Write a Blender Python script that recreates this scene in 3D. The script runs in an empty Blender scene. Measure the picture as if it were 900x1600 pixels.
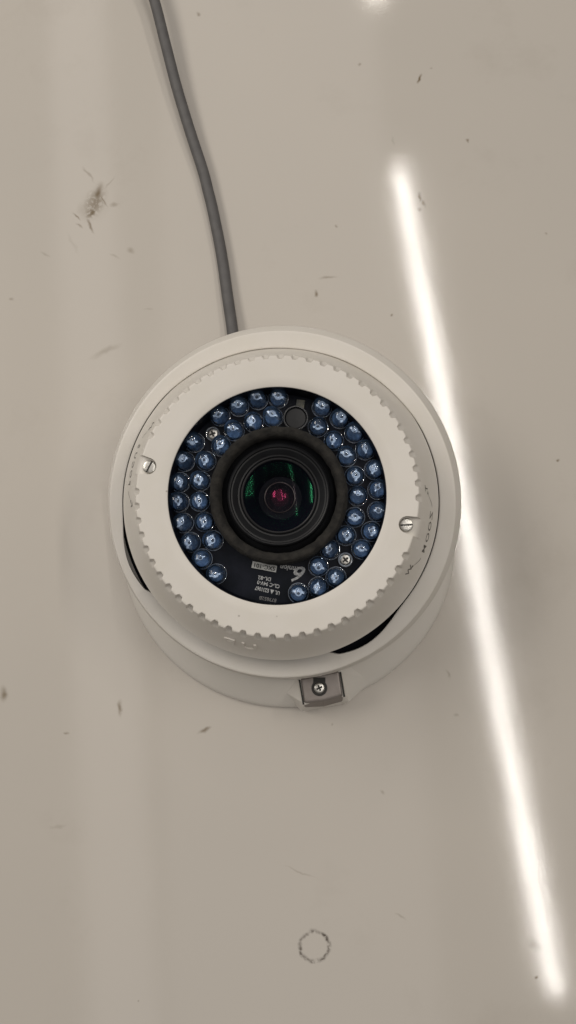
import bpy, bmesh, math, random
from mathutils import Vector, Matrix, noise
random.seed(7)
S = bpy.context.scene
COL = S.collection
R = math.radians

# ------------------------------------------------------------------ camera
F = 1280.0                                   # focal length in photo pixels (900 x 1600)
zc = Vector((-51 / F, 264 / F, 1.0)).normalized()          # world up, seen from the camera
xc = (Vector((1, 0, 0)) - zc * zc.x).normalized()
yc = zc.cross(xc)
ROT = Matrix((xc, yc, zc))                   # camera axes -> world axes

def cam_pt(px, py, depth):                   # camera-space point at a given depth
    return Vector(((px - 450) / F * depth, (800 - py) / F * depth, -depth))
COLLAR_Z = 0.045
_c = ROT @ cam_pt(440.5, 789.5, 0.254)
CAM = Vector((0, 0, COLLAR_Z)) - _c
def W(px, py, depth):
    return CAM + ROT @ cam_pt(px, py, depth)
def at(px, py, z=0.0):                       # where a line of sight meets the height z
    d = ROT @ cam_pt(px, py, 1.0)
    return CAM + d * ((z - CAM.z) / d.z)
cd = bpy.data.cameras.new("camera")
cam = bpy.data.objects.new("camera", cd)
COL.objects.link(cam)
cam.matrix_world = Matrix.Translation(CAM) @ ROT.to_4x4()
cd.sensor_fit = 'VERTICAL'; cd.sensor_height = 36; cd.lens = 36 * F / 1600
cd.clip_start = 0.01; cd.clip_end = 50
S.camera = cam
# ------------------------------------------------------------------ world, lamps, exposure
wd = bpy.data.worlds.new("World"); S.world = wd; wd.use_nodes = True
bg = wd.node_tree.nodes['Background']
bg.inputs['Color'].default_value = (1.0, 0.94, 0.88, 1)
bg.inputs['Strength'].default_value = 0.142
S.view_settings.view_transform = 'Standard'; S.view_settings.look = 'None'
S.view_settings.exposure = -0.12; S.view_settings.gamma = 1.0

def mirror_at(px, py, Z):                    # point at height Z whose mirror image in the desk is seen at a pixel
    p = at(px, py, -Z)
    return Vector((p.x, p.y, Z))
def strip(name, a, b, width, power, color=(1, .93, .84)):
    l = bpy.data.lights.new(name, 'AREA'); l.shape = 'RECTANGLE'
    L = (b - a).length
    l.size = L; l.size_y = width; l.energy = power; l.color = color
    o = bpy.data.objects.new(name, l); COL.objects.link(o)
    x = (b - a).normalized(); z = Vector((0, 0, 1)); y = z.cross(x).normalized(); z = x.cross(y)
    m = Matrix((x, y, z)).transposed().to_4x4()
    m.translation = (a + b) / 2
    o.matrix_world = m
    return o
ZL = 1.55
strip("fluorescent_tube", mirror_at(623, 262, ZL), mirror_at(868, 1552, ZL), 0.018, 6.6, (1, .95, .89))
strip("fluorescent_tube_next_row", mirror_at(588, -240, ZL), mirror_at(589, -4, ZL), 0.05, 2.0)
strip("fluorescent_tube_right", Vector((0.70, -0.16, 1.12)), Vector((0.65, 0.42, 1.12)), 0.011, 3.1)
strip("diffuser_panel_left", Vector((-0.68, -0.02, 0.88)), Vector((-0.75, 0.80, 0.88)), 0.38, 7.6, (1, .94, .86))
strip("added_band_panel", mirror_at(483, 1750, 2.2), mirror_at(405, -300, 2.2), 0.76, 6.6, (1, .93, .88))  # broad dim area light added overhead for soft reflected bands on the desk
strip("added_band_strip", mirror_at(196, 1650, 2.2), mirror_at(108, -200, 2.2), 0.20, 2.6, (1, .93, .88))  # narrow area light added to mirror one more pale band at the left

# ------------------------------------------------------------------ materials
def mat(name, color, rough=0.5, metal=0.0, **kw):
    m = bpy.data.materials.new(name); m.use_nodes = True
    b = m.node_tree.nodes['Principled BSDF']
    b.inputs['Base Color'].default_value = (*color, 1)
    b.inputs['Roughness'].default_value = rough
    b.inputs['Metallic'].default_value = metal
    for k, v in kw.items(): b.inputs[k.replace('_', ' ')].default_value = v
    return m, m.node_tree, b
def bump(nt, b, scale, strength, dist=0.0002, detail=3, coord='Object'):
    tc = nt.nodes.new('ShaderNodeTexCoord'); n = nt.nodes.new('ShaderNodeTexNoise')
    n.inputs['Scale'].default_value = scale; n.inputs['Detail'].default_value = detail
    bp = nt.nodes.new('ShaderNodeBump'); bp.inputs['Strength'].default_value = strength
    bp.inputs['Distance'].default_value = dist
    nt.links.new(tc.outputs[coord], n.inputs['Vector']); nt.links.new(n.outputs['Fac'], bp.inputs['Height'])
    nt.links.new(bp.outputs['Normal'], b.inputs['Normal'])
    return n, tc
def vary(nt, b, c1, c2, scale, detail=4, lo=.35, hi=.65):
    tc = nt.nodes.new('ShaderNodeTexCoord'); n = nt.nodes.new('ShaderNodeTexNoise')
    n.inputs['Scale'].default_value = scale; n.inputs['Detail'].default_value = detail
    r = nt.nodes.new('ShaderNodeValToRGB')
    r.color_ramp.elements[0].position = lo; r.color_ramp.elements[1].position = hi
    r.color_ramp.elements[0].color = (*c1, 1); r.color_ramp.elements[1].color = (*c2, 1)
    nt.links.new(tc.outputs['Object'], n.inputs['Vector']); nt.links.new(n.outputs['Fac'], r.inputs['Fac'])
    nt.links.new(r.outputs['Color'], b.inputs['Base Color'])

M_WHITE, nt, b = mat("white_plastic", (.66, .63, .58), .42)
vary(nt, b, (.655, .625, .57), (.675, .645, .60), 90); bump(nt, b, 2600, .25, .00006)
tc = nt.nodes.new('ShaderNodeTexCoord'); vo = nt.nodes.new('ShaderNodeTexVoronoi'); vo.inputs['Scale'].default_value = 190
r1 = nt.nodes.new('ShaderNodeMapRange'); r1.inputs[1].default_value = .075; r1.inputs[2].default_value = .02; r1.inputs[4].default_value = .6
sp = nt.nodes.new('ShaderNodeSeparateColor'); g1 = nt.nodes.new('ShaderNodeMath'); g1.operation = 'GREATER_THAN'; g1.inputs[1].default_value = .86
m_u = nt.nodes.new('ShaderNodeMath'); m_u.operation = 'MULTIPLY'; mxc = nt.nodes.new('ShaderNodeMix'); mxc.data_type = 'RGBA'
mxc.inputs[7].default_value = (.16, .13, .10, 1); lk = nt.links.new
src = b.inputs['Base Color'].links[0].from_socket
lk(tc.outputs['Object'], vo.inputs['Vector']); lk(vo.outputs['Distance'], r1.inputs[0]); lk(vo.outputs['Color'], sp.inputs[0]); lk(sp.outputs[0], g1.inputs[0])
lk(r1.outputs[0], m_u.inputs[0]); lk(g1.outputs[0], m_u.inputs[1]); lk(m_u.outputs[0], mxc.inputs[0]); lk(src, mxc.inputs[6]); lk(mxc.outputs[2], b.inputs['Base Color'])
M_BASE, nt, b = mat("base_white_plastic", (.74, .71, .66), .35)
vary(nt, b, (.73, .70, .645), (.75, .72, .67), 60); bump(nt, b, 1800, .15, .00005)
M_BLACK, nt, b = mat("black_gap", (.004, .005, .010), .5, Specular_IOR_Level=.08)
bump(nt, b, 500, .2)
M_PCB, nt, b = mat("black_circuit_board", (.008, .010, .016), .30, Specular_IOR_Level=.08)
vary(nt, b, (.006, .008, .012), (.012, .014, .022), 150); bump(nt, b, 700, .12, .0001)
M_INK, nt, b = mat("board_print", (.42, .43, .44), .55)
vary(nt, b, (.22, .23, .24), (.48, .49, .50), 1500, 2)
M_INKDIM, nt, b = mat("board_print_faint", (.16, .16, .17), .55)
vary(nt, b, (.07, .07, .08), (.2, .2, .2), 1500, 2)
M_LABEL, nt, b = mat("label_paper", (.45, .46, .45), .6)
vary(nt, b, (.38, .39, .38), (.5, .51, .5), 900, 2)
M_PRINT, nt, b = mat("bezel_print", (.03, .028, .025), .5)
vary(nt, b, (.015, .014, .012), (.16, .15, .13), 1400, 2, .42, .62)
M_FOAM, nt, b = mat("black_foam", (.02, .018, .016), .95)
vary(nt, b, (.008, .0075, .007), (.024, .022, .019), 400, 6); bump(nt, b, 900, .9, .0004, 6)
M_BARREL, nt, b = mat("lens_barrel_black", (.012, .0125, .014), .42, Specular_IOR_Level=.3)
vary(nt, b, (.008, .0085, .010), (.013, .014, .016), 120); bump(nt, b, 1500, .2, .00006)
M_EDGE, nt, b = mat("lens_ring_edge", (.014, .014, .016), .4)
bump(nt, b, 1500, .2, .00005)
def coating(name, tint, fac, rough, tint2=None):          # anti-reflection coated glass: see-through with a weak tinted mirror skin
    m = bpy.data.materials.new(name); m.use_nodes = True; nt = m.node_tree; nt.nodes.clear()
    out = nt.nodes.new('ShaderNodeOutputMaterial'); tr = nt.nodes.new('ShaderNodeBsdfTransparent')
    gl = nt.nodes.new('ShaderNodeBsdfGlossy'); mx = nt.nodes.new('ShaderNodeMixShader'); lw = nt.nodes.new('ShaderNodeLayerWeight')
    ma = nt.nodes.new('ShaderNodeMath'); ma.operation = 'MULTIPLY_ADD'; ma.inputs[1].default_value = .02; ma.inputs[2].default_value = fac
    lw.inputs['Blend'].default_value = .2
    gl.inputs['Color'].default_value = (*tint, 1); gl.inputs['Roughness'].default_value = rough
    tr.inputs['Color'].default_value = (.92, .92, .92, 1)
    tc = nt.nodes.new('ShaderNodeTexCoord'); no = nt.nodes.new('ShaderNodeTexNoise'); no.inputs['Scale'].default_value = 260
    bp = nt.nodes.new('ShaderNodeBump'); bp.inputs['Strength'].default_value = .01; bp.inputs['Distance'].default_value = .000001
    L = nt.links.new
    L(tc.outputs['Object'], no.inputs['Vector']); L(no.outputs['Fac'], bp.inputs['Height']); L(bp.outputs['Normal'], gl.inputs['Normal'])
    if tint2:                                # the coating's residual colour shifts from the middle to the edge
        sx = nt.nodes.new('ShaderNodeVectorMath'); sx.operation = 'MULTIPLY'; sx.inputs[1].default_value = (1, 1, 0)
        ln = nt.nodes.new('ShaderNodeVectorMath'); ln.operation = 'LENGTH'
        r2 = nt.nodes.new('ShaderNodeMapRange'); r2.inputs[1].default_value = .0055; r2.inputs[2].default_value = .0078
        mc = nt.nodes.new('ShaderNodeMix'); mc.data_type = 'RGBA'; mc.inputs[6].default_value = (*tint2, 1); mc.inputs[7].default_value = (*tint, 1)
        L(tc.outputs['Object'], sx.inputs[0]); L(sx.outputs[0], ln.inputs[0]); L(ln.outputs['Value'], r2.inputs[0])
        L(r2.outputs[0], mc.inputs[0]); L(mc.outputs[2], gl.inputs['Color'])
    L(lw.outputs['Fresnel'], ma.inputs[0]); L(ma.outputs[0], mx.inputs[0]); L(tr.outputs[0], mx.inputs[1]); L(gl.outputs[0], mx.inputs[2])
    L(mx.outputs[0], out.inputs['Surface'])
    return m
M_GLASS = coating("coated_front_glass", (.12, 1.0, .45), .0050, .085, (.22, .17, .19))
M_PINKG = coating("coated_inner_glass", (1.0, .10, .32), .06, .15)
M_ELEM, nt, b = mat("inner_lens_rim", (.035, .028, .03), .3); bump(nt, b, 900, .1, .00003)
M_PINK, nt, b = mat("lens_coating_pink", (.55, .02, .12), .3); bump(nt, b, 900, .1, .00003)
M_STEEL, nt, b = mat("screw_steel", (.50, .49, .46), .33, 1.0)
bump(nt, b, 2500, .5, .00008)
M_SLOT, nt, b = mat("dark_slot", (.02, .019, .017), .7); bump(nt, b, 2000, .3)  # near-black colour of the screw slots, screw recess and latch gaps
M_LATCH, nt, b = mat("latch_metal_paint", (.27, .245, .23), .42, .3)
vary(nt, b, (.205, .18, .165), (.24, .215, .20), 300); bump(nt, b, 2200, .2, .00005)
M_CABLE, nt, b = mat("grey_cable_sheath", (.085, .083, .084), .62)
vary(nt, b, (.092, .089, .089), (.108, .105, .104), 300); bump(nt, b, 1500, .2, .00008)
M_CHIP, nt, b = mat("sensor_chip", (.10, .10, .07), .35); vary(nt, b, (.04, .045, .04), (.16, .15, .11), 450, 2)
M_CUP, nt, b = mat("led_lead_frame", (.85, .87, .92), .25, .2)
vary(nt, b, (.45, .48, .55), (.95, .96, 1.0), 1300, 2); bump(nt, b, 2500, .8, .0002)
M_DIE, nt, b = mat("led_die", (.03, .03, .04), .3); bump(nt, b, 2000, .2)

def clear(name, tint, body, fac_body, rough=.05):
    # tinted clear epoxy: see-through body, a little scattering, and a glossy fresnel skin
    m = bpy.data.materials.new(name); m.use_nodes = True; nt = m.node_tree; nt.nodes.clear()
    out = nt.nodes.new('ShaderNodeOutputMaterial'); tr = nt.nodes.new('ShaderNodeBsdfTransparent')
    df = nt.nodes.new('ShaderNodeBsdfDiffuse'); gl = nt.nodes.new('ShaderNodeBsdfGlossy')
    m1 = nt.nodes.new('ShaderNodeMixShader'); m2 = nt.nodes.new('ShaderNodeMixShader')
    fr = nt.nodes.new('ShaderNodeFresnel'); fr.inputs['IOR'].default_value = 1.5
    tc = nt.nodes.new('ShaderNodeTexCoord'); no = nt.nodes.new('ShaderNodeTexNoise')
    no.inputs['Scale'].default_value = 420; rp = nt.nodes.new('ShaderNodeMapRange')
    rp.inputs[3].default_value = fac_body * .5; rp.inputs[4].default_value = fac_body * 1.5
    oi = nt.nodes.new('ShaderNodeObjectInfo'); vr = nt.nodes.new('ShaderNodeMapRange'); vm = nt.nodes.new('ShaderNodeMath'); vm.operation = 'MULTIPLY'
    vr.inputs[3].default_value = .65; vr.inputs[4].default_value = 1.45; nt.links.new(oi.outputs['Random'], vr.inputs[0])
    tr.inputs['Color'].default_value = (*tint, 1); df.inputs['Color'].default_value = (*body, 1)
    gl.inputs['Color'].default_value = (1, 1, 1, 1); gl.inputs['Roughness'].default_value = rough
    L = nt.links.new
    L(tc.outputs['Object'], no.inputs['Vector']); L(no.outputs['Fac'], rp.inputs[0]); L(rp.outputs[0], vm.inputs[0]); L(vr.outputs[0], vm.inputs[1]); L(vm.outputs[0], m1.inputs[0])
    L(tr.outputs[0], m1.inputs[1]); L(df.outputs[0], m1.inputs[2])
    L(fr.outputs[0], m2.inputs[0]); L(m1.outputs[0], m2.inputs[1]); L(gl.outputs[0], m2.inputs[2])
    L(m2.outputs[0], out.inputs['Surface'])
    return m
M_CLEAR2 = clear("clear_sensor_plastic", (.9, .9, .9), (.30, .31, .33), .12)
M_LED = clear("blue_led_epoxy", (.78, .88, 1.0), (.24, .42, .74), .045)
M_CORE, nt, b = mat("blue_epoxy_core", (.06, .15, .36), .4)
vary(nt, b, (.095, .155, .27), (.20, .29, .43), 700, 2)
oi = nt.nodes.new('ShaderNodeObjectInfo'); hs = nt.nodes.new('ShaderNodeHueSaturation'); mr_ = nt.nodes.new('ShaderNodeMapRange')
mr_.inputs[3].default_value = .7; mr_.inputs[4].default_value = 1.7
nt.links.new(oi.outputs['Random'], mr_.inputs[0]); nt.links.new(mr_.outputs[0], hs.inputs['Value'])
src = b.inputs['Base Color'].links[0].from_socket; nt.links.new(src, hs.inputs['Color']); nt.links.new(hs.outputs['Color'], b.inputs['Base Color'])
M_CLEAR = clear("clear_plastic", (.95, .95, .95), (.45, .50, .58), .42)

# ------------------------------------------------------------------ mesh helpers
def make(name, verts, faces, m, parent=None, M=None, smooth=True, sharp=35):
    me = bpy.data.meshes.new(name); me.from_pydata([tuple(v) for v in verts], [], faces); me.update()
    ms = m if isinstance(m, (list, tuple)) else [m]
    for k in ms: me.materials.append(k)
    if smooth:
        me.polygons.foreach_set('use_smooth', [True] * len(me.polygons))
        me.set_sharp_from_angle(angle=R(sharp))
    o = bpy.data.objects.new(name, me); COL.objects.link(o)
    if parent is not None: o.parent = parent
    if M is not None: o.matrix_basis = M
    return o
def lathe_data(prof, n=96, close_in=False):
    vs, fs = [], []
    m = len(prof)
    for i in range(n):
        a = 2 * math.pi * i / n
        for (r, z) in prof: vs.append((r * math.cos(a), r * math.sin(a), z))
    for i in range(n):
        j = (i + 1) % n
        for k in range(m - 1):
            fs.append((i * m + k, j * m + k, j * m + k + 1, i * m + k + 1))
    if close_in: fs.append(tuple(i * m for i in range(n - 1, -1, -1)))
    return vs, fs
def lathe(name, prof, m, parent, M=None, n=96, sharp=35):
    v, f = lathe_data(prof, n); return make(name, v, f, m, parent, M, sharp=sharp)
def mm(p): return [(r * .001, z * .001) for r, z in p]
def join(parts):                              # [(verts, faces)] -> one
    V, Fc = [], []
    for v, f in parts:
        o = len(V); V += [tuple(q) for q in v]; Fc += [tuple(i + o for i in g) for g in f]
    return V, Fc
def prism(pts_top, pts_bot):
    n = len(pts_top)
    v = list(pts_top) + list(pts_bot)
    f = [tuple(range(n)), tuple(range(2 * n - 1, n - 1, -1))]
    f += [(i, n + i, n + (i + 1) % n, (i + 1) % n) for i in range(n)]
    return v, f
def bevel(o, w, seg=2):
    b = o.modifiers.new('bevel', 'BEVEL'); b.width = w; b.segments = seg; b.limit_method = 'ANGLE'; b.angle_limit = R(40)
def text_data(s, size, shear=0.0, bold=0.0):
    c = bpy.data.curves.new('t', 'FONT'); c.body = s; c.size = size; c.align_x = 'CENTER'; c.align_y = 'CENTER'
    c.shear = shear; c.offset = bold; c.resolution_u = 3
    o = bpy.data.objects.new('t', c); COL.objects.link(o)
    dg = bpy.context.evaluated_depsgraph_get(); dg.update()
    me = bpy.data.meshes.new_from_object(o.evaluated_get(dg))
    v = [tuple(q.co) for q in me.vertices]; f = [tuple(p.vertices) for p in me.polygons]
    bpy.data.objects.remove(o); bpy.data.curves.remove(c); bpy.data.meshes.remove(me)
    return v, f

# ------------------------------------------------------------------ desk
def build_desk():
    m, nt, b = mat("glossy_desk_laminate", (.52, .49, .45), .10)
    L = nt.links.new; N = nt.nodes.new
    tc = N('ShaderNodeTexCoord')
    # fine orange peel
    n1 = N('ShaderNodeTexNoise'); n1.inputs['Scale'].default_value = 1500; n1.inputs['Detail'].default_value = 2
    n2 = N('ShaderNodeTexNoise'); n2.inputs['Scale'].default_value = 55; n2.inputs['Detail'].default_value = 3
    ad = N('ShaderNodeMath'); ad.operation = 'MULTIPLY_ADD'; ad.inputs[1].default_value = 3.5
    bp = N('ShaderNodeBump'); bp.inputs['Strength'].default_value = .24; bp.inputs['Distance'].default_value = .00003
    L(tc.outputs['Object'], n1.inputs['Vector']); L(tc.outputs['Object'], n2.inputs['Vector'])
    L(n2.outputs['Fac'], ad.inputs[0]); L(n1.outputs['Fac'], ad.inputs[2]); L(ad.outputs[0], bp.inputs['Height'])
    L(bp.outputs['Normal'], b.inputs['Normal'])
    # gentle mottling + roughness wear
    n3 = N('ShaderNodeTexNoise'); n3.inputs['Scale'].default_value = 9; n3.inputs['Detail'].default_value = 5
    mr = N('ShaderNodeMapRange'); mr.inputs[1].default_value = .3; mr.inputs[2].default_value = .7
    mr.inputs[3].default_value = .062; mr.inputs[4].default_value = .088
    L(tc.outputs['Object'], n3.inputs['Vector']); L(n3.outputs['Fac'], mr.inputs[0]); L(mr.outputs[0], b.inputs['Roughness'])
    rp = N('ShaderNodeValToRGB'); rp.color_ramp.elements[0].position = .3; rp.color_ramp.elements[1].position = .7
    rp.color_ramp.elements[0].color = (.505, .474, .430, 1); rp.color_ramp.elements[1].color = (.525, .490, .442, 1)
    L(n3.outputs['Fac'], rp.inputs['Fac'])
    # grime: warped coordinates
    nw = N('ShaderNodeTexNoise'); nw.inputs['Scale'].default_value = 420; nw.inputs['Detail'].default_value = 4
    sub = N('ShaderNodeVectorMath'); sub.operation = 'SUBTRACT'; sub.inputs[1].default_value = (.5, .5, .5)
    sc = N('ShaderNodeVectorMath'); sc.operation = 'SCALE'; sc.inputs['Scale'].default_value = .0013
    av = N('ShaderNodeVectorMath'); av.operation = 'ADD'
    L(tc.outputs['Object'], nw.inputs['Vector']); L(nw.outputs['Color'], sub.inputs[0]); L(sub.outputs[0], sc.inputs[0])
    L(sc.outputs[0], av.inputs[0]); L(tc.outputs['Object'], av.inputs[1])
    nv = N('ShaderNodeTexNoise'); nv.inputs['Scale'].default_value = 150; nv.inputs['Detail'].default_value = 2
    s2 = N('ShaderNodeVectorMath'); s2.operation = 'SUBTRACT'; s2.inputs[1].default_value = (.5, .5, .5)
    c2 = N('ShaderNodeVectorMath'); c2.operation = 'SCALE'; c2.inputs['Scale'].default_value = .0030
    a2 = N('ShaderNodeVectorMath'); a2.operation = 'ADD'
    L(tc.outputs['Object'], nv.inputs['Vector']); L(nv.outputs['Color'], s2.inputs[0]); L(s2.outputs[0], c2.inputs[0])
    L(c2.outputs[0], a2.inputs[0]); L(av.outputs[0], a2.inputs[1])
    nb = N('ShaderNodeTexNoise'); nb.inputs['Scale'].default_value = 700; nb.inputs['Detail'].default_value = 3
    L(tc.outputs['Object'], nb.inputs['Vector'])
    brk = N('ShaderNodeMapRange'); brk.inputs[1].default_value = .32; brk.inputs[2].default_value = .5
    L(nb.outputs['Fac'], brk.inputs[0])
    k = 1.0 / 4100.0
    acc = [None, None]                       # brown grime, dark rubber
    def put(val, which):
        if acc[which] is None: acc[which] = val; return
        mx = N('ShaderNodeMath'); mx.operation = 'MAXIMUM'; L(acc[which], mx.inputs[0]); L(val, mx.inputs[1]); acc[which] = mx.outputs[0]
    def blob(px, py, lx, ly, ang, st, which=0, broken=False, edge=.0):
        p = at(px, py)
        mp = N('ShaderNodeMapping'); mp.vector_type = 'TEXTURE'
        mp.inputs['Location'].default_value = (p.x, p.y, 0); mp.inputs['Rotation'].default_value = (0, 0, R(ang))
        mp.inputs['Scale'].default_value = (lx * k, ly * k, 1)
        ln = N('ShaderNodeVectorMath'); ln.operation = 'LENGTH'
        r = N('ShaderNodeMapRange'); r.interpolation_type = 'SMOOTHSTEP'
        r.inputs[1].default_value = 1.45; r.inputs[2].default_value = edge; r.inputs[4].default_value = st
        L((a2 if which == 0 else av).outputs[0], mp.inputs[0]); L(mp.outputs[0], ln.inputs[0]); L(ln.outputs['Value'], r.inputs[0])
        v = r.outputs[0]
        if broken:
            mu = N('ShaderNodeMath'); mu.operation = 'MULTIPLY'; L(v, mu.inputs[0]); L(brk.outputs[0], mu.inputs[1]); v = mu.outputs[0]
        put(v, which)
    for a in [(152, 303, 8, 19, -8, 1.0), (143, 332, 8, 12, -30, 1.0, 0, True), (148, 316, 16, 30, -18, .75, 0, True), (160, 312, 2, 14, 38, .8), (121, 338, 2, 8, 45, .7), (125, 352, 2, 7, 50, .5),
              (141, 352, 2.5, 15, 25, .75), (138, 272, 2, 16, 38, .4), (171, 285, 2, 15, -35, .28), (180, 320, 8, 3, 0, .4), (147, 322, 22, 26, 0, .13), (148, 318, 9, 26, -20, .45), (135, 330, 12, 20, 20, .22),
              (204, 392, 7, 5, -40, .35), (178, 402, 9, 2.5, -30, .25), (72, 396, 9, 2.5, -30, .25), (114, 380, 3, 20, 30, .12),
              (18, 468, 4, 3, 0, .4), (5, 1086, 6, 10, 10, .75), (188, 1106, 4, 10, 5, .75), (103, 1146, 4, 2, 0, .5), (90, 1292, 14, 2, 10, .2),
              (320, 1142, 9, 3, 25, .8), (655, 123, 3, 9, -5, 1.0), (673, 106, 3, 3, 0, .3), (730, 219, 3, 3, 0, .7), (562, 101, 3, 3, 0, .5),
              (656, 308, 3, 8, -5, .75), (661, 318, 3, 8, 25, .6), (655, 328, 4, 4, 0, .45), (493, 458, 3.5, 6, 0, .85),
              (513, 434, 14, 2.5, 7, .45), (612, 492, 3, 3, 0, .7), (526, 353, 3, 3, 0, .5), (310, 21, 4, 4, 30, .55), (871, 720, 3, 3, 0, .8),
              (852, 367, 2.5, 2.5, 0, .4), (700, 1052, 2, 6, 30, .35), (598, 1236, 3, 3, 0, .35), (470, 1362, 22, 1.2, -20, .28),
              (626, 1432, 8, 1.5, -30, .3), (839, 1525, 3, 3, 0, 1.0), (835, 1475, 7, 12, 30, .35), 
              (165, 548, 24, 5, 25, .3), (232, 482, 8, 2, 0, .18), (614, 220, 2, 9, 15, .18), (712, 1116, 2.5, 2.5, 0, .3), (520, 1130, 2, 2, 0, .35)]:
        blob(*a)
    # ring mark left by a small foot
    p = at(491, 1479)
    for (a0, a1, st) in ((100, 262, .85), (-55, 48, 1.0), (262, 300, .6), (72, 98, .5)):
        n = max(2, int((a1 - a0) / 17))
        for q in range(n + 1):
            a = R(a0 + (a1 - a0) * q / n)
            rr = 23 + random.uniform(-.9, .9)
            blob(491 + rr * math.cos(a), 1479 - rr * math.sin(a) * 1.02, 2.2 + random.random(), 6, math.degrees(a), st * random.uniform(.7, 1), 1, True)
    # small stray specks
    vo = N('ShaderNodeTexVoronoi'); vo.inputs['Scale'].default_value = 42
    L(tc.outputs['Object'], vo.inputs['Vector'])
    sr = N('ShaderNodeMapRange'); sr.inputs[1].default_value = .018; sr.inputs[2].default_value = .006; sr.inputs[4].default_value = .45
    L(vo.outputs['Distance'], sr.inputs[0])
    sx = N('ShaderNodeSeparateColor'); L(vo.outputs['Color'], sx.inputs[0])
    ns = N('ShaderNodeTexNoise'); ns.inputs['Scale'].default_value = 16; ns.inputs['Detail'].default_value = 7; ns.inputs['Roughness'].default_value = .68
    rs = N('ShaderNodeMapRange'); rs.inputs[1].default_value = .56; rs.inputs[2].default_value = .85; rs.inputs[4].default_value = .16
    L(tc.outputs['Object'], ns.inputs['Vector']); L(ns.outputs['Fac'], rs.inputs[0]); put(rs.outputs[0], 0)
    gt = N('ShaderNodeMath'); gt.operation = 'GREATER_THAN'; gt.inputs[1].default_value = .72; L(sx.outputs[0], gt.inputs[0])
    mu = N('ShaderNodeMath'); mu.operation = 'MULTIPLY'; L(sr.outputs[0], mu.inputs[0]); L(gt.outputs[0], mu.inputs[1]); put(mu.outputs[0], 0)
    m1 = N('ShaderNodeMix'); m1.data_type = 'RGBA'; m1.inputs[7].default_value = (.16, .12, .07, 1)
    m2 = N('ShaderNodeMix'); m2.data_type = 'RGBA'; m2.inputs[7].default_value = (.07, .055, .04, 1)
    L(acc[0], m1.inputs[0]); L(rp.outputs['Color'], m1.inputs[6]); L(acc[1], m2.inputs[0]); L(m1.outputs[2], m2.inputs[6])
    L(m2.outputs[2], b.inputs['Base Color'])
    w, h, t = 1.1, 1.1, .022
    bm = bmesh.new(); bmesh.ops.create_cube(bm, size=1)
    for v in bm.verts: v.co = Vector((v.co.x * 2 * w, v.co.y * 2 * h, v.co.z * t - t / 2))
    me = bpy.data.meshes.new('desk_top'); bm.to_mesh(me); bm.free(); me.materials.append(m)
    o = bpy.data.objects.new('desk_top', me); COL.objects.link(o); o['kind'] = 'structure'
    bevel(o, .003)
    return o
build_desk()

# ------------------------------------------------------------------ dome camera
root = bpy.data.objects.new('security_camera', None); COL.objects.link(root)
root.empty_display_size = .05
root['label'] = 'white round security camera lying face up with a ring of blue LEDs'
root['category'] = 'security camera'
# ball frame: face centre and direction
P_face = W(432, 773, .235); P_back = W(437, 782, .2528)
az = (P_face - P_back).normalized()
ax = (Vector((1, 0, 0)) - az * az.x).normalized(); ay = az.cross(ax)
B = Matrix((ax, ay, az)).transposed().to_4x4(); B.translation = P_face
Binv = B.inverted()
Cc = W(438.5, 790.5, .2565)
kz = (ROT @ Vector((-.058, -.050, 1))).normalized()          # the collar leans a few degrees to the lower left
kx = (Vector((1, 0, 0)) - kz * kz.x).normalized(); ky = kz.cross(kx)
K = Matrix((kx, ky, kz)).transposed().to_4x4(); K.translation = Cc
def face_pt(px, py, z):                       # pixel -> ball-local xy on the plane local z
    o = Binv @ CAM; d = (Binv.to_3x3() @ (ROT @ cam_pt(px, py, 1)))
    t = (z - o.z) / d.z
    return o + d * t

# --- bezel
PH, PIT = -1.8, 6.0
SCREWS = (166.9, -13.4)
def adiff(a, b): return (a - b + 180) % 360 - 180
def bezel():
    N = 1440
    side = [(43.5, -7.5), (45.3, -12), (47.2, -15.8), (48.3, -17.5), (48.72, -18.0), (48.5, -18.9)]
    normal = [(40.1, 0), (40.35, 0), (40.65, -.08), (40.85, -.3), (41.05, -1.0), (41.4, -2.0), (41.75, -3.0), (42.1, -3.9)]
    notch = [(39.3, 0), (39.55, 0), (39.75, -.14), (39.85, -.5), (39.95, -1.4), (40.5, -2.3), (41.6, -2.9), (42.1, -3.9)]
    vs, fs = [], []
    for i in range(N):
        a = 360 * i / N
        pr = None
        for s in SCREWS:
            d = adiff(a, s); q = 38.2 * math.sin(R(d))
            if abs(q) < 2.45 and abs(d) < 10:
                rin = 38.2 - math.sqrt(2.45 ** 2 - q * q) if True else 0
                if q * q > 2.2 ** 2 * 1.0: rin = min(rin, 38.0)
                pr = [(rin - .25, 0), (rin, 0), (rin + .1, -.12), (rin + .15, -2.6), (39.6, -2.6), (40.9, -2.7), (42.2, -3.6), (42.75, -5.2)]
        if pr is None:
            w = 0
            kk = round((a - PH) / PIT); c = PH + kk * PIT
            if min(abs(adiff(c, s)) for s in SCREWS) > 10.5:
                d = abs(adiff(a, c)); w = max(0, min(1, (1.75 - d) / 1.05)); w = w * w * (3 - 2 * w)
            pr = [(n[0] * (1 - w) + t[0] * w, n[1] * (1 - w) + t[1] * w) for n, t in zip(normal, notch)]
        prof = [(31.6, -.9), (31.45, -.5), (31.5, -.18), (31.75, 0), (34.5, 0)] + pr + side
        ca, sa = math.cos(R(a)), math.sin(R(a))
        vs += [(r * .001 * ca, r * .001 * sa, z * .001) for r, z in prof]
    m = len(prof)
    for i in range(N):
        j = (i + 1) % N
        for k in range(m - 1): fs.append((i * m + k, j * m + k, j * m + k + 1, i * m + k + 1))
    fs = [f[::-1] for f in fs]
    return make('bezel', vs, fs, M_WHITE, root, B, sharp=38)
bz = bezel()
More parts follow.
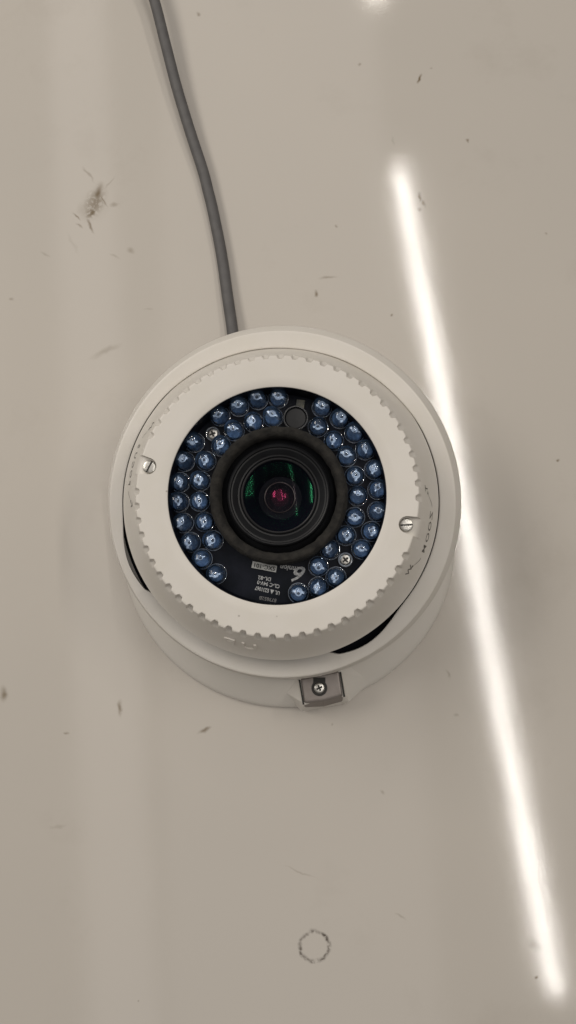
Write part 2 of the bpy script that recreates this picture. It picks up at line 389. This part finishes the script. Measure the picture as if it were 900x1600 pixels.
wn = bz.modifiers.new('weighted', 'WEIGHTED_NORMAL'); wn.keep_sharp = True; wn.mode = 'FACE_AREA'; wn.weight = 80
SIDE = [(41.1, -1.2), (42.1, -3.9), (43.5, -7.5), (45.3, -12), (47.2, -15.8), (48.3, -17.5), (48.72, -18.0)]
SL = [0]
for p, q in zip(SIDE, SIDE[1:]): SL.append(SL[-1] + math.hypot(q[0] - p[0], q[1] - p[1]))
def side_pt(ang, s, lift=.06):                # s = mm from the back edge upward
    t = SL[-1] - s
    for i in range(len(SIDE) - 1):
        if t <= SL[i + 1] or i == len(SIDE) - 2:
            u = (t - SL[i]) / (SL[i + 1] - SL[i]); p, q = SIDE[i], SIDE[i + 1]
            r = p[0] + (q[0] - p[0]) * u; z = p[1] + (q[1] - p[1]) * u
            dx, dz = q[0] - p[0], q[1] - p[1]; l = math.hypot(dx, dz)
            r += -dz / l * lift; z += dx / l * lift
            return (r * .001 * math.cos(ang), r * .001 * math.sin(ang), z * .001)
def curved(items, name, m, par, thick=0.0):   # items: (char, size_mm, angle_deg, s, stretch)
    parts = []
    for ch, size, ang, s, st, b in items:
        v, f = text_data(ch, size, 0, b)
        # subdivision of long edges is not needed at this size
        nv = [side_pt(R(ang) - x * st * .001 / .0465, s + y, .05 + thick) for x, y, z in v]
        if thick:
            lo = [side_pt(R(ang) - x * st * .001 / .0465, s + y, -.1) for x, y, z in v]
            n = len(v); ed = {}
            for g in f:
                for a, c in zip(g, g[1:] + g[:1]): ed[(a, c)] = 1
            rim = [(a, c, c + n, a + n) for (a, c) in ed if (c, a) not in ed]
            parts.append((nv + lo, [tuple(g) for g in f] + rim))
        else: parts.append((nv, f))
    v, f = join(parts)
    return make(name, v, f, m, par, None, smooth=False)
def arc_stroke(a0, a1, s0, s1, w, n=12):
    vs, fs = [], []
    for i in range(n + 1):
        u = i / n; a = R(a0 + (a1 - a0) * u); s = s0 + (s1 - s0) * (u ** 1.6)
        ww = w * (1 if 0 < i < n else .4)
        vs += [side_pt(a, s - ww), side_pt(a, s + ww)]
    fs = [(2 * i, 2 * i + 1, 2 * i + 3, 2 * i + 2) for i in range(n)]
    return vs, fs
def arrow_head(a, s, da):
    return ([side_pt(R(a), s - .75), side_pt(R(a + da), s), side_pt(R(a), s + .75)], [(0, 1, 2)])
zt = curved([('Z', 3.3, -6.6, 5.0, 1.25, .02), ('O', 3.3, -10.7, 5.0, 1.15, .02), ('O', 3.3, -15.0, 5.0, 1.15, .02), ('M', 3.3, -19.4, 5.0, 1.05, .02),
             ('T', 4.2, 3.0, 10.6, .8, .05), ('W', 4.2, -29.6, 9.8, .8, .05)], 'zoom_lettering', M_PRINT, bz)
ft = curved([('F', 3.3, 173.4, 5.0, 1.0, .02), ('O', 3.3, 169.8, 5.0, 1.0, .02), ('C', 3.3, 166.2, 5.0, 1.0, .02), ('U', 3.3, 162.5, 5.0, 1.0, .02), ('S', 3.3, 158.8, 5.0, 1.0, .02),
             ('F', 4.2, 182.4, 10.6, .8, .05), ('N', 4.2, 149.6, 10.0, .8, .05)], 'focus_lettering', M_PRINT, bz)
v, f = join([arc_stroke(-3.4, 1.2, 5, 9.6, .13), arrow_head(.9, 9.3, 1.4), arc_stroke(-23.0, -27.6, 5, 9.0, .13), arrow_head(-27.2, 8.9, -1.4)])
make('zoom_arrow', v, f, M_PRINT, bz, None, smooth=False)
v, f = join([arc_stroke(176.4, 180.8, 5, 9.6, .13), arrow_head(180.4, 9.3, 1.4), arc_stroke(155.4, 151.4, 5, 9.2, .13), arrow_head(151.8, 8.9, -1.4)])
make('focus_arrow', v, f, M_PRINT, bz, None, smooth=False)
curved([('P', 7.0, 251.0, 8.4, 1.15, .05), ('U', 7.0, 258.6, 8.4, 1.1, .05)], 'raised_up_mark', M_WHITE, bz, .38)

# --- inner wall and board
lathe('aperture_gasket', mm([(31.9, -1.1), (31.35, -.95), (31.2, -9.2)]), M_BLACK, root, B)
def disc(r, z, n=96):
    return ([(r * math.cos(2 * math.pi * i / n), r * math.sin(2 * math.pi * i / n), z) for i in range(n)], [tuple(range(n))])
v, f = lathe_data(mm([(16.5, -10), (16.5, -9), (31.6, -9)]), 96)
pcb = make('circuit_board', v, f, M_PCB, root, B, smooth=False)
PZ = -.009
def board_text(name, s, px, py, size_px, rot, m, shear=0., bold=0., sx=1.):
    p = face_pt(px, py, PZ + .00012); k = .244 / F
    v, f = text_data(s, size_px * k, shear, bold * k)
    M = Matrix.Translation(p) @ Matrix.Rotation(R(rot), 4, 'Z') @ Matrix.Diagonal((sx, 1, 1, 1))
    return make(name, v, f, m, pcb, M, smooth=False)
board_text('board_code', 'DL-82', 413.5, 903.5, 8.0, 170, M_INK, bold=.2)
board_text('board_code', 'CL-C 94V-0', 419.5, 912.8, 8.0, 168, M_INK, bold=.18, sx=.9)
board_text('board_code', 'UL \u25B2 E231067', 418, 922.5, 8.2, 167, M_INK, bold=.2, sx=.76)
board_text('board_serial', '873852B', 418.5, 936, 7.6, 170, M_INKDIM, bold=.1, sx=1.0)
board_text('logo_lettering', 'mnion', 452, 887.5, 11.5, 172, M_INK, shear=.25, bold=.25, sx=.95)
board_text('logo_swoosh', '6', 471, 896, 33, 176, M_INK, shear=.42, bold=.5, sx=1.15)
v, f = prism([(-.0037, -.001, .0001), (.0037, -.001, .0001), (.0037, .001, .0001), (-.0037, .001, .0001)], [(-.0037, -.001, 0), (.0037, -.001, 0), (.0037, .001, 0), (-.0037, .001, 0)])
lb = make('paper_label', v, f, M_LABEL, pcb, Matrix.Translation(face_pt(413, 885.5, PZ)) @ Matrix.Rotation(R(-11), 4, 'Z'), smooth=False)
board_text('label_print', 'SXC-101', 413, 885.5, 9.5, 169, M_BLACK, bold=.05).matrix_basis.translation.z += .0002

# --- LEDs
def led_mesh():
    k = .001
    flange_ = [(2.5, .9), (2.88, .85), (2.92, .6), (2.92, 0.05)]
    dome = [(2.62, 5.0)] + [(2.62 * math.cos(R(t)), 5.0 + 2.62 * math.sin(R(t))) for t in range(12, 90, 13)] + [(.02, 7.62)]
    return lathe_data(mm([(3.0, .05), (3.0, .7), (2.93, .95), (2.66, 1.0), (2.64, 3)] + dome), 28)
def cup_mesh():                               # reflector cup + die post bar, magnified as seen through the dome
    a = lathe_data(mm([(.95, 4.1), (1.0, 4.5), (.85, 4.55), (.5, 4.15), (.02, 4.1)]), 18)
    bar = prism([(.0009, -.00025, .0043), (.00165, -.00028, .0041), (.0017, .0002, .0041), (.0009, .0003, .0043)],
                [(.0011, -.00045, .001), (.0021, -.0004, .001), (.0022, .0003, .001), (.0011, .0005, .001)])
    bar2 = prism([(-.0016, -.0003, .0047), (-.0009, -.0003, .0048), (-.0009, .0003, .0048), (-.0016, .0003, .0047)],
                 [(-.0021, -.00065, .001), (-.0010, -.0005, .001), (-.0010, .0005, .001), (-.0021, .00055, .001)])
    return join([a, bar, bar2])
def die_mesh():
    return join([lathe_data(mm([(.42, 4.2), (.42, 4.45), (.02, 4.45)]), 10)])
LM = CM = DM = None
LEDS = [(345, 651, 20), (373.5, 636, 0), (404, 626, -12), (434.7, 622.7, -10), (367, 674.5, -8), (396.7, 660.7, 80), (427, 653, -12),
        (305.3, 692.4, 10), (346, 698.7, 60), (290, 722, 5), (322.8, 720.9, 90), (281.7, 753.6, 95), (314.4, 752.5, 92),
        (281.2, 785.2, 88), (312.3, 783.7, 85), (287.6, 817.5, 60), (319.7, 815.4, 80), (298.6, 847, 80), (334, 845, 78), (316.5, 873.4, 20), (339, 896.7, 10),
        (502.8, 637.5, -8), (530.9, 655, 85), (554.1, 677.6, -12), (496.5, 668, -15), (521.8, 689.2, 85), (571, 704, 95), (541.9, 714.5, -6),
        (584.5, 734, 85), (554.6, 744, 100), (590, 765.6, 70), (558.4, 775.8, -8), (588.8, 799.6, -8), (554.1, 808, -5), (580.3, 830.2, 85),
        (540.8, 837.1, 85), (565.5, 858.7, -10), (516.1, 859.1, 75), (525, 901.3, 70), (497.1, 885, -10), (497.1, 917.1, 85), (466.3, 926.6, -8)]
led0 = cup0 = die0 = None
for px, py, ang in LEDS:
    p = face_pt(px, py, PZ + .0005)
    tilt = Matrix.Rotation(R(random.uniform(-4, 4)), 4, 'X') @ Matrix.Rotation(R(random.uniform(-4, 4)), 4, 'Y')
    M = B @ Matrix.Translation((p.x, p.y, PZ)) @ tilt @ Matrix.Rotation(R(ang), 4, 'Z')
    if led0 is None:
        v, f = led_mesh(); led0 = make('infrared_led', v, f, M_LED, root, M)
        v, f = cup_mesh(); cup0 = make('lead_frame', v, f, M_CUP, led0, None)
        v, f = die_mesh(); die0 = make('led_die', v, f, M_DIE, led0, None)
        core0 = lathe('led_core', mm([(2.35, .1), (2.35, 1.3), (2.2, 1.55), (1.9, 1.6), (1.75, 1.35), (.02, 1.3)]), M_CORE, led0, None, 24)
        rim0 = lathe('led_rim', mm([(2.86, .9), (2.95, 1.03), (3.06, 1.0), (3.1, .8), (3.1, .5)]), M_CLEAR, led0, None, 28)
    else:
        o = led0.copy(); COL.objects.link(o); o.parent = root; o.matrix_basis = M
        for c in (cup0, die0, rim0, core0):
            d = c.copy(); COL.objects.link(d); d.parent = o
            if c in (cup0, die0):
                sc_ = random.uniform(.85, 1.2)
                d.matrix_basis = Matrix.Rotation(R(random.uniform(-14, 14)), 4, 'Z') @ Matrix.Rotation(R(random.uniform(-7, 7)), 4, 'X') @ Matrix.Diagonal((sc_, sc_ * random.uniform(.8, 1.3), 1, 1))
# photocell, sensor chip
p = face_pt(462.5, 656, PZ + .001)
ph = lathe('light_sensor', mm([(3.75, 0), (3.75, 3.8), (3.6, 4.2), (3.3, 4.2), (3.3, 1)]), M_CLEAR2, root, B @ Matrix.Translation((p.x, p.y, PZ)), 40)
lathe('sensor_face', mm([(3.2, .1), (3.2, 3.2), (2.9, 3.5), (1.5, 3.6), (.02, 3.65)]), M_BARREL, ph, None, 32)
p = face_pt(469.5, 632, PZ)
v, f = prism([(-.0012, -.0012, .0008), (.0012, -.0012, .0008), (.0012, .0012, .0008), (-.0012, .0012, .0008)], [(-.0013, -.0013, 0), (.0013, -.0013, 0), (.0013, .0013, 0), (-.0013, .0013, 0)])
ch = make('sensor_chip', v, f, M_CHIP, pcb, Matrix.Translation((p.x, p.y, PZ + .0001)) @ Matrix.Rotation(R(-8), 4, 'Z'), smooth=False)

# --- screws
def screw(name, M, r, kind, ang, ring=False):
    h = lathe(name, [(r * .98, -.001), (r, -.0001), (r * .95, .00018), (r * .8, .0003), (r * .5, .00034), (.00002, .00035)], M_STEEL, root, M, 32, 30)
    def bar(L, w, z=.00040):
        return prism([(-L, -w, z), (L, -w, z), (L, w, z), (-L, w, z)], [(-L, -w, z - .0004), (L, -w, z - .0004), (L, w, z - .0004), (-L, w, z - .0004)])
    if kind == 'slot': v, f = bar(r * .9, r * .12)
    else:
        a = bar(r * .6, r * .17); c = bar(r * .17, r * .6, .00042); v, f = join([a, c])
    make('screw_slot', v, f, M_SLOT, h, Matrix.Rotation(R(ang), 4, 'Z'), smooth=False)
    return h
for s, ang in ((SCREWS[0], 62), (SCREWS[1], 3)):
    M = B @ Matrix.Translation((.0382 * math.cos(R(s)), .0382 * math.sin(R(s)), -.0018))
    screw('bezel_screw', M, .00195, 'slot', ang)
for px, py, a in ((332, 677.6, 20), (539.8, 874.5, 40)):
    p = face_pt(px, py, PZ + .002)
    M = B @ Matrix.Translation((p.x, p.y, PZ + .0015))
    h = screw('board_screw', M, .0016, 'cross', a)
    lathe('clear_washer', mm([(1.7, -1.4), (2.15, -1.4), (2.15, .2), (1.95, .4), (1.7, .3)]), M_CLEAR, h, None, 32)

# --- foam ring, lens
cen = face_pt(434.5, 772, -.001)
Lf = B @ Matrix.Translation((cen.x, cen.y, 0))
fv, ff = [], []
prof = [(20.2, -9), (20.0, -3.5), (19.7, -1.4), (19.1, -.8), (18.0, -.6), (17.0, -.8), (16.3, -1.3), (16.0, -2.2), (15.9, -6)]
prof = [(r + (1.0 if r < 18.5 else .15), z) for r, z in prof]
N = 260
for i in range(N):
    a = 2 * math.pi * i / N
    for k, (r, z) in enumerate(prof):
        nz = noise.noise(Vector((math.cos(a) * 9, math.sin(a) * 9, k * .8)))
        fv.append(((r + nz * .22) * .001 * math.cos(a), (r + nz * .22) * .001 * math.sin(a), (z + nz * .18) * .001))
m_ = len(prof)
for i in range(N):
    for k in range(m_ - 1): ff.append((i * m_ + k, ((i + 1) % N) * m_ + k, ((i + 1) % N) * m_ + k + 1, i * m_ + k + 1))
make('foam_ring', fv, ff, M_FOAM, root, Lf, sharp=60)
lens = lathe('lens_barrel', mm([(17.2, -6.8), (15.2, -4.6), (14.9, -3.0), (14.5, -2.6), (14.1, -2.8), (13.9, -3.5), (13.5, -3.6), (12.3, -4.6), (12.0, -4.9), (11.6, -5.0), (11.3, -5.5), (11.2, -5.6)]),
             M_BARREL, root, Lf, 128, 25)
lathe('retaining_ring', mm([(11.3, -5.6), (11.1, -5.0), (10.85, -4.85), (10.6, -5.0), (10.5, -5.9)]), M_EDGE, lens, None, 128)
Rg = 33.0; z0 = -5.9
gp = [(r, z0 + math.sqrt(Rg ** 2 - r * r) - math.sqrt(Rg ** 2 - 10.55 ** 2)) for r in [10.55, 9.6, 8.6, 7.6, 6.6, 5.6, 4.6, 3.6, 2.6, 1.6, .8, .01]]
lathe('front_glass', mm(gp), M_GLASS, lens, None, 160, 60)
lathe('lens_well', mm([(10.5, -5.9), (8.2, -9), (6.5, -13), (.02, -13.2)]), M_BLACK, lens, None, 64)
lathe('element_rim', mm([(4.75, -11.2), (4.6, -10.9), (4.45, -10.85), (4.35, -11.1)]), M_ELEM, lens, None, 96)
Ri = 5.5
lathe('inner_element', mm([(r, -11.6 + math.sqrt(Ri ** 2 - r * r) - math.sqrt(Ri ** 2 - 4.3 ** 2)) for r in (4.3, 3.6, 2.9, 2.2, 1.5, .8, .01)]), M_PINKG, lens, None, 96, 80)

# --- collar
def collar():
    N = 720; vs, fs = [], []
    Ki = K.inverted() @ B; Kc = K.inverted() @ CAM
    SD = [(48.72, -18.0), (48.3, -17.5), (47.2, -15.8), (45.3, -12), (43.5, -7.5)]
    PROF = [(p[0] + (q[0] - p[0]) * t / 6, p[1] + (q[1] - p[1]) * t / 6) for p, q in zip(SD, SD[1:]) for t in range(6)]
    edge = []                                # bezel's back edge in the collar's frame, as radius over angle
    for i in range(1440):
        a = R(i * .25); zc_ = -18.0
        for (r_, z_) in PROF:
            q = Ki @ Vector((r_ * .001 * math.cos(a), r_ * .001 * math.sin(a), z_ * .001))
            if q.z > -.00035:
                q = q + (Kc - q) * ((0 - q.z) / (Kc.z - q.z)) if q.z > 0 else q      # as seen past the edge from above
                edge.append((math.degrees(math.atan2(q.y, q.x)) % 360, math.hypot(q.x, q.y) * 1000, 0))
    rm = []
    for i in range(0, 360, 3):
        rm.append(max([e[1] for e in edge if abs(adiff(e[0], i)) < .4 and e[2] > -.35] or [48.5]))
    rm = [(rm[i - 2] + 2 * rm[i - 1] + 3 * rm[i] + 2 * rm[(i + 1) % 120] + rm[(i + 2) % 120]) / 9 for i in range(120)]
    for i in range(N):
        a = 360 * i / N
        w2 = .45 * math.cos(R(a - 48))
        t_ = a / 3; k_ = int(t_); t_ -= k_
        rmax = rm[k_ % 120] * (1 - t_) + rm[(k_ + 1) % 120] * t_
        def hump(c, w):
            d = abs(adiff(a, c)) / w
            return (math.cos(d * math.pi) * .5 + .5) if d < 1 else 0
        rin = rmax + .26 + 2.3 * hump(301, 22) + 1.7 * hump(201, 20)
        tab = max(0, min(1, (40 - abs(adiff(a, 251))) / 9)); rin -= 2.6 * tab; dz = -1.9 * tab
        pr = [(rin + 2.5, -2.4 + dz), (rin + .15, -1.3 + dz), (rin, -.6 + dz), (rin + .06, -.12 + dz), (rin + .22, dz), (rin + .6, dz * .92), (53.7, .02), (54.05, 0), (54.35, -.12), (54.5, -.4), (55.9 + w2, -3.1), (56.3 + w2, -4.0), (56.2 + w2, -4.8), (55.2, -5.8), (52.5, -6.4)]
        vs += [(r * .001 * math.cos(R(a)), r * .001 * math.sin(R(a)), z * .001) for r, z in pr]
    m = len(pr)
    for i in range(N):
        j = (i + 1) % N
        for k in range(m - 1): fs.append((i * m + k, i * m + k + 1, j * m + k + 1, j * m + k))
    o = make('collar', vs, fs, M_WHITE, root, K, sharp=40)
    wn = o.modifiers.new('weighted', 'WEIGHTED_NORMAL'); wn.keep_sharp = True
    return o
collar()
lathe('inner_cup', mm([(54.6, -6.0), (50, -7.6), (44, -9), (30, -9.2)]), M_BLACK, root, K)

# --- base body lofted from the tilted collar down to the round foot on the desk
fc = at(449, 838, .002); fr = (at(449 + 262, 838, .002) - fc).length
def foot(a, k, z): return Vector((fc.x + fr * k * math.cos(a), fc.y + fr * k * math.sin(a), z))
rings = []
N = 160
for i in range(N):
    a = 2 * math.pi * i / N
    top = K @ Vector((.0540 * math.cos(a), .0540 * math.sin(a), -.0060))
    top2 = K @ Vector((.0515 * math.cos(a), .0515 * math.sin(a), -.012))
    rings.append([top, top2, top2.lerp(foot(a, .80, .021), .6), foot(a, .84, .0165), foot(a, .90, .0112), foot(a, .955, .0066), foot(a, .985, .0040), foot(a, .997, .0027), foot(a, 1.0, .0018), foot(a, 1.0, .0003)])
m_ = len(rings[0]); vs = [p for r_ in rings for p in r_]
fs = [(i * m_ + k, i * m_ + k + 1, ((i + 1) % N) * m_ + k + 1, ((i + 1) % N) * m_ + k) for i in range(N) for k in range(m_ - 1)]
base = make('base', vs, fs, M_BASE, root, None, sharp=40)
# latch housing: faceted white wedge swelling out of the base
zt_ = .017
top = [at(440, 1035, zt_), at(468, 1064, zt_), at(474.5, 1101, zt_), at(537.5, 1087, zt_), at(531, 1050, zt_), at(560, 1020, zt_)]
bot = [at(418, 1050, .004), at(428, 1072, .004), at(472, 1112, .002), at(543, 1099, .002), at(584, 1062, .004), at(585, 1040, .004)]
v, f = prism(top[::-1], bot[::-1]); lh = make('latch_housing', v, f, M_BASE, root, None, smooth=False); bevel(lh, .0006, 3)
# latch plate
zp = zt_ + .0006
tp = [at(469.5, 1060, zp), at(475.5, 1097, zp), at(500, 1096, zp), at(535.5, 1087, zp), at(529.5, 1050, zp)]
tp = [at(469.5, 1060, zp), at(475.5, 1098, zp), at(506, 1094.5, zp), at(535.5, 1086, zp), at(529.5, 1048, zp)]
bt = [at(469, 1060, zp - .0035), at(475, 1106.5, zp - .0045), at(506, 1105, zp - .0045), at(536.5, 1096.5, zp - .0045), at(530.5, 1048, zp - .0035)]
v, f = prism(tp, bt); lp = make('latch_plate', [q for q in v], [g[::-1] for g in f], M_LATCH, root, None, smooth=False); bevel(lp, .0007, 3)
for (x0, y0, x1, y1) in ((467.6, 1062, 474.0, 1101), (531.6, 1050, 538.0, 1089)):
    z_ = zt_ + .00035
    v, f = prism([at(x0 - 1.2, y0, z_), at(x1 - 1.2, y1, z_), at(x1 + 1.6, y1, z_), at(x0 + 1.6, y0, z_)], [at(x0 - 1.2, y0, z_ - .003), at(x1 - 1.2, y1, z_ - .003), at(x1 + 1.6, y1, z_ - .003), at(x0 + 1.6, y0, z_ - .003)])
    make('latch_gap', v, [g[::-1] for g in f], M_SLOT, lh, None, smooth=False)
p = at(499, 1075, zp)
sm = Matrix.Translation(p + Vector((0, 0, .0004)))
screw('latch_screw', sm, .0017, 'cross', 25)
v, f = join([lathe_data([(.0026, .0001), (.0026, .00018), (.0018, .00018)], 28), prism([(-.0020, .0012, .00015), (.0020, .0012, .00015), (.0020, .0034, .00015), (-.0020, .0034, .00015)], [(-.0020, .0012, 0), (.0020, .0012, 0), (.0020, .0034, 0), (-.0020, .0034, 0)])])
make('screw_recess', v, f, M_SLOT, lp, Matrix.Translation(p), smooth=False)

# ------------------------------------------------------------------ cable
path = [(205, -120, 16), (222, -55, 15), (241, 0, 13.5), (258, 66, 11.5), (275, 132, 9.5), (295, 199, 7.6), (316.5, 265, 6), (325, 298, 5.4), (333, 331, 5), (346, 397, 4.6), (355.6, 464, 5.2), (363, 515, 6.5), (367, 560, 8), (372, 620, 9)]
cu = [at(x, y, max(.0024, z * .00060)) for x, y, z in path]
def catmull(P, t):
    n = len(P) - 1; s = t * n; i = min(int(s), n - 1); u = s - i
    p0, p1, p2, p3 = P[max(i - 1, 0)], P[i], P[i + 1], P[min(i + 2, n)]
    return .5 * ((2 * p1) + (p2 - p0) * u + (2 * p0 - 5 * p1 + 4 * p2 - p3) * u * u + (3 * p1 - p0 - 3 * p2 + p3) * u ** 3)
NS = 150; vs = []; rc = .0022; q = 20
pts = [catmull(cu, i / NS) for i in range(NS + 1)]
for i, p in enumerate(pts):
    t = (pts[min(i + 1, NS)] - pts[max(i - 1, 0)]).normalized()
    s_ = t.cross(Vector((0, 0, 1))).normalized(); u_ = s_.cross(t)
    for k in range(q):
        a = 2 * math.pi * k / q; vs.append(p + s_ * rc * math.cos(a) + u_ * rc * math.sin(a))
fs = [(i * q + k, i * q + (k + 1) % q, (i + 1) * q + (k + 1) % q, (i + 1) * q + k) for i in range(NS) for k in range(q)]
fs += [tuple(range(q - 1, -1, -1)), tuple(NS * q + k for k in range(q))]
cb = make('cable', vs, fs, M_CABLE, None, None, sharp=60)
cb['label'] = 'plain grey round cable running up the desk from behind the security camera'
cb['category'] = 'cable'
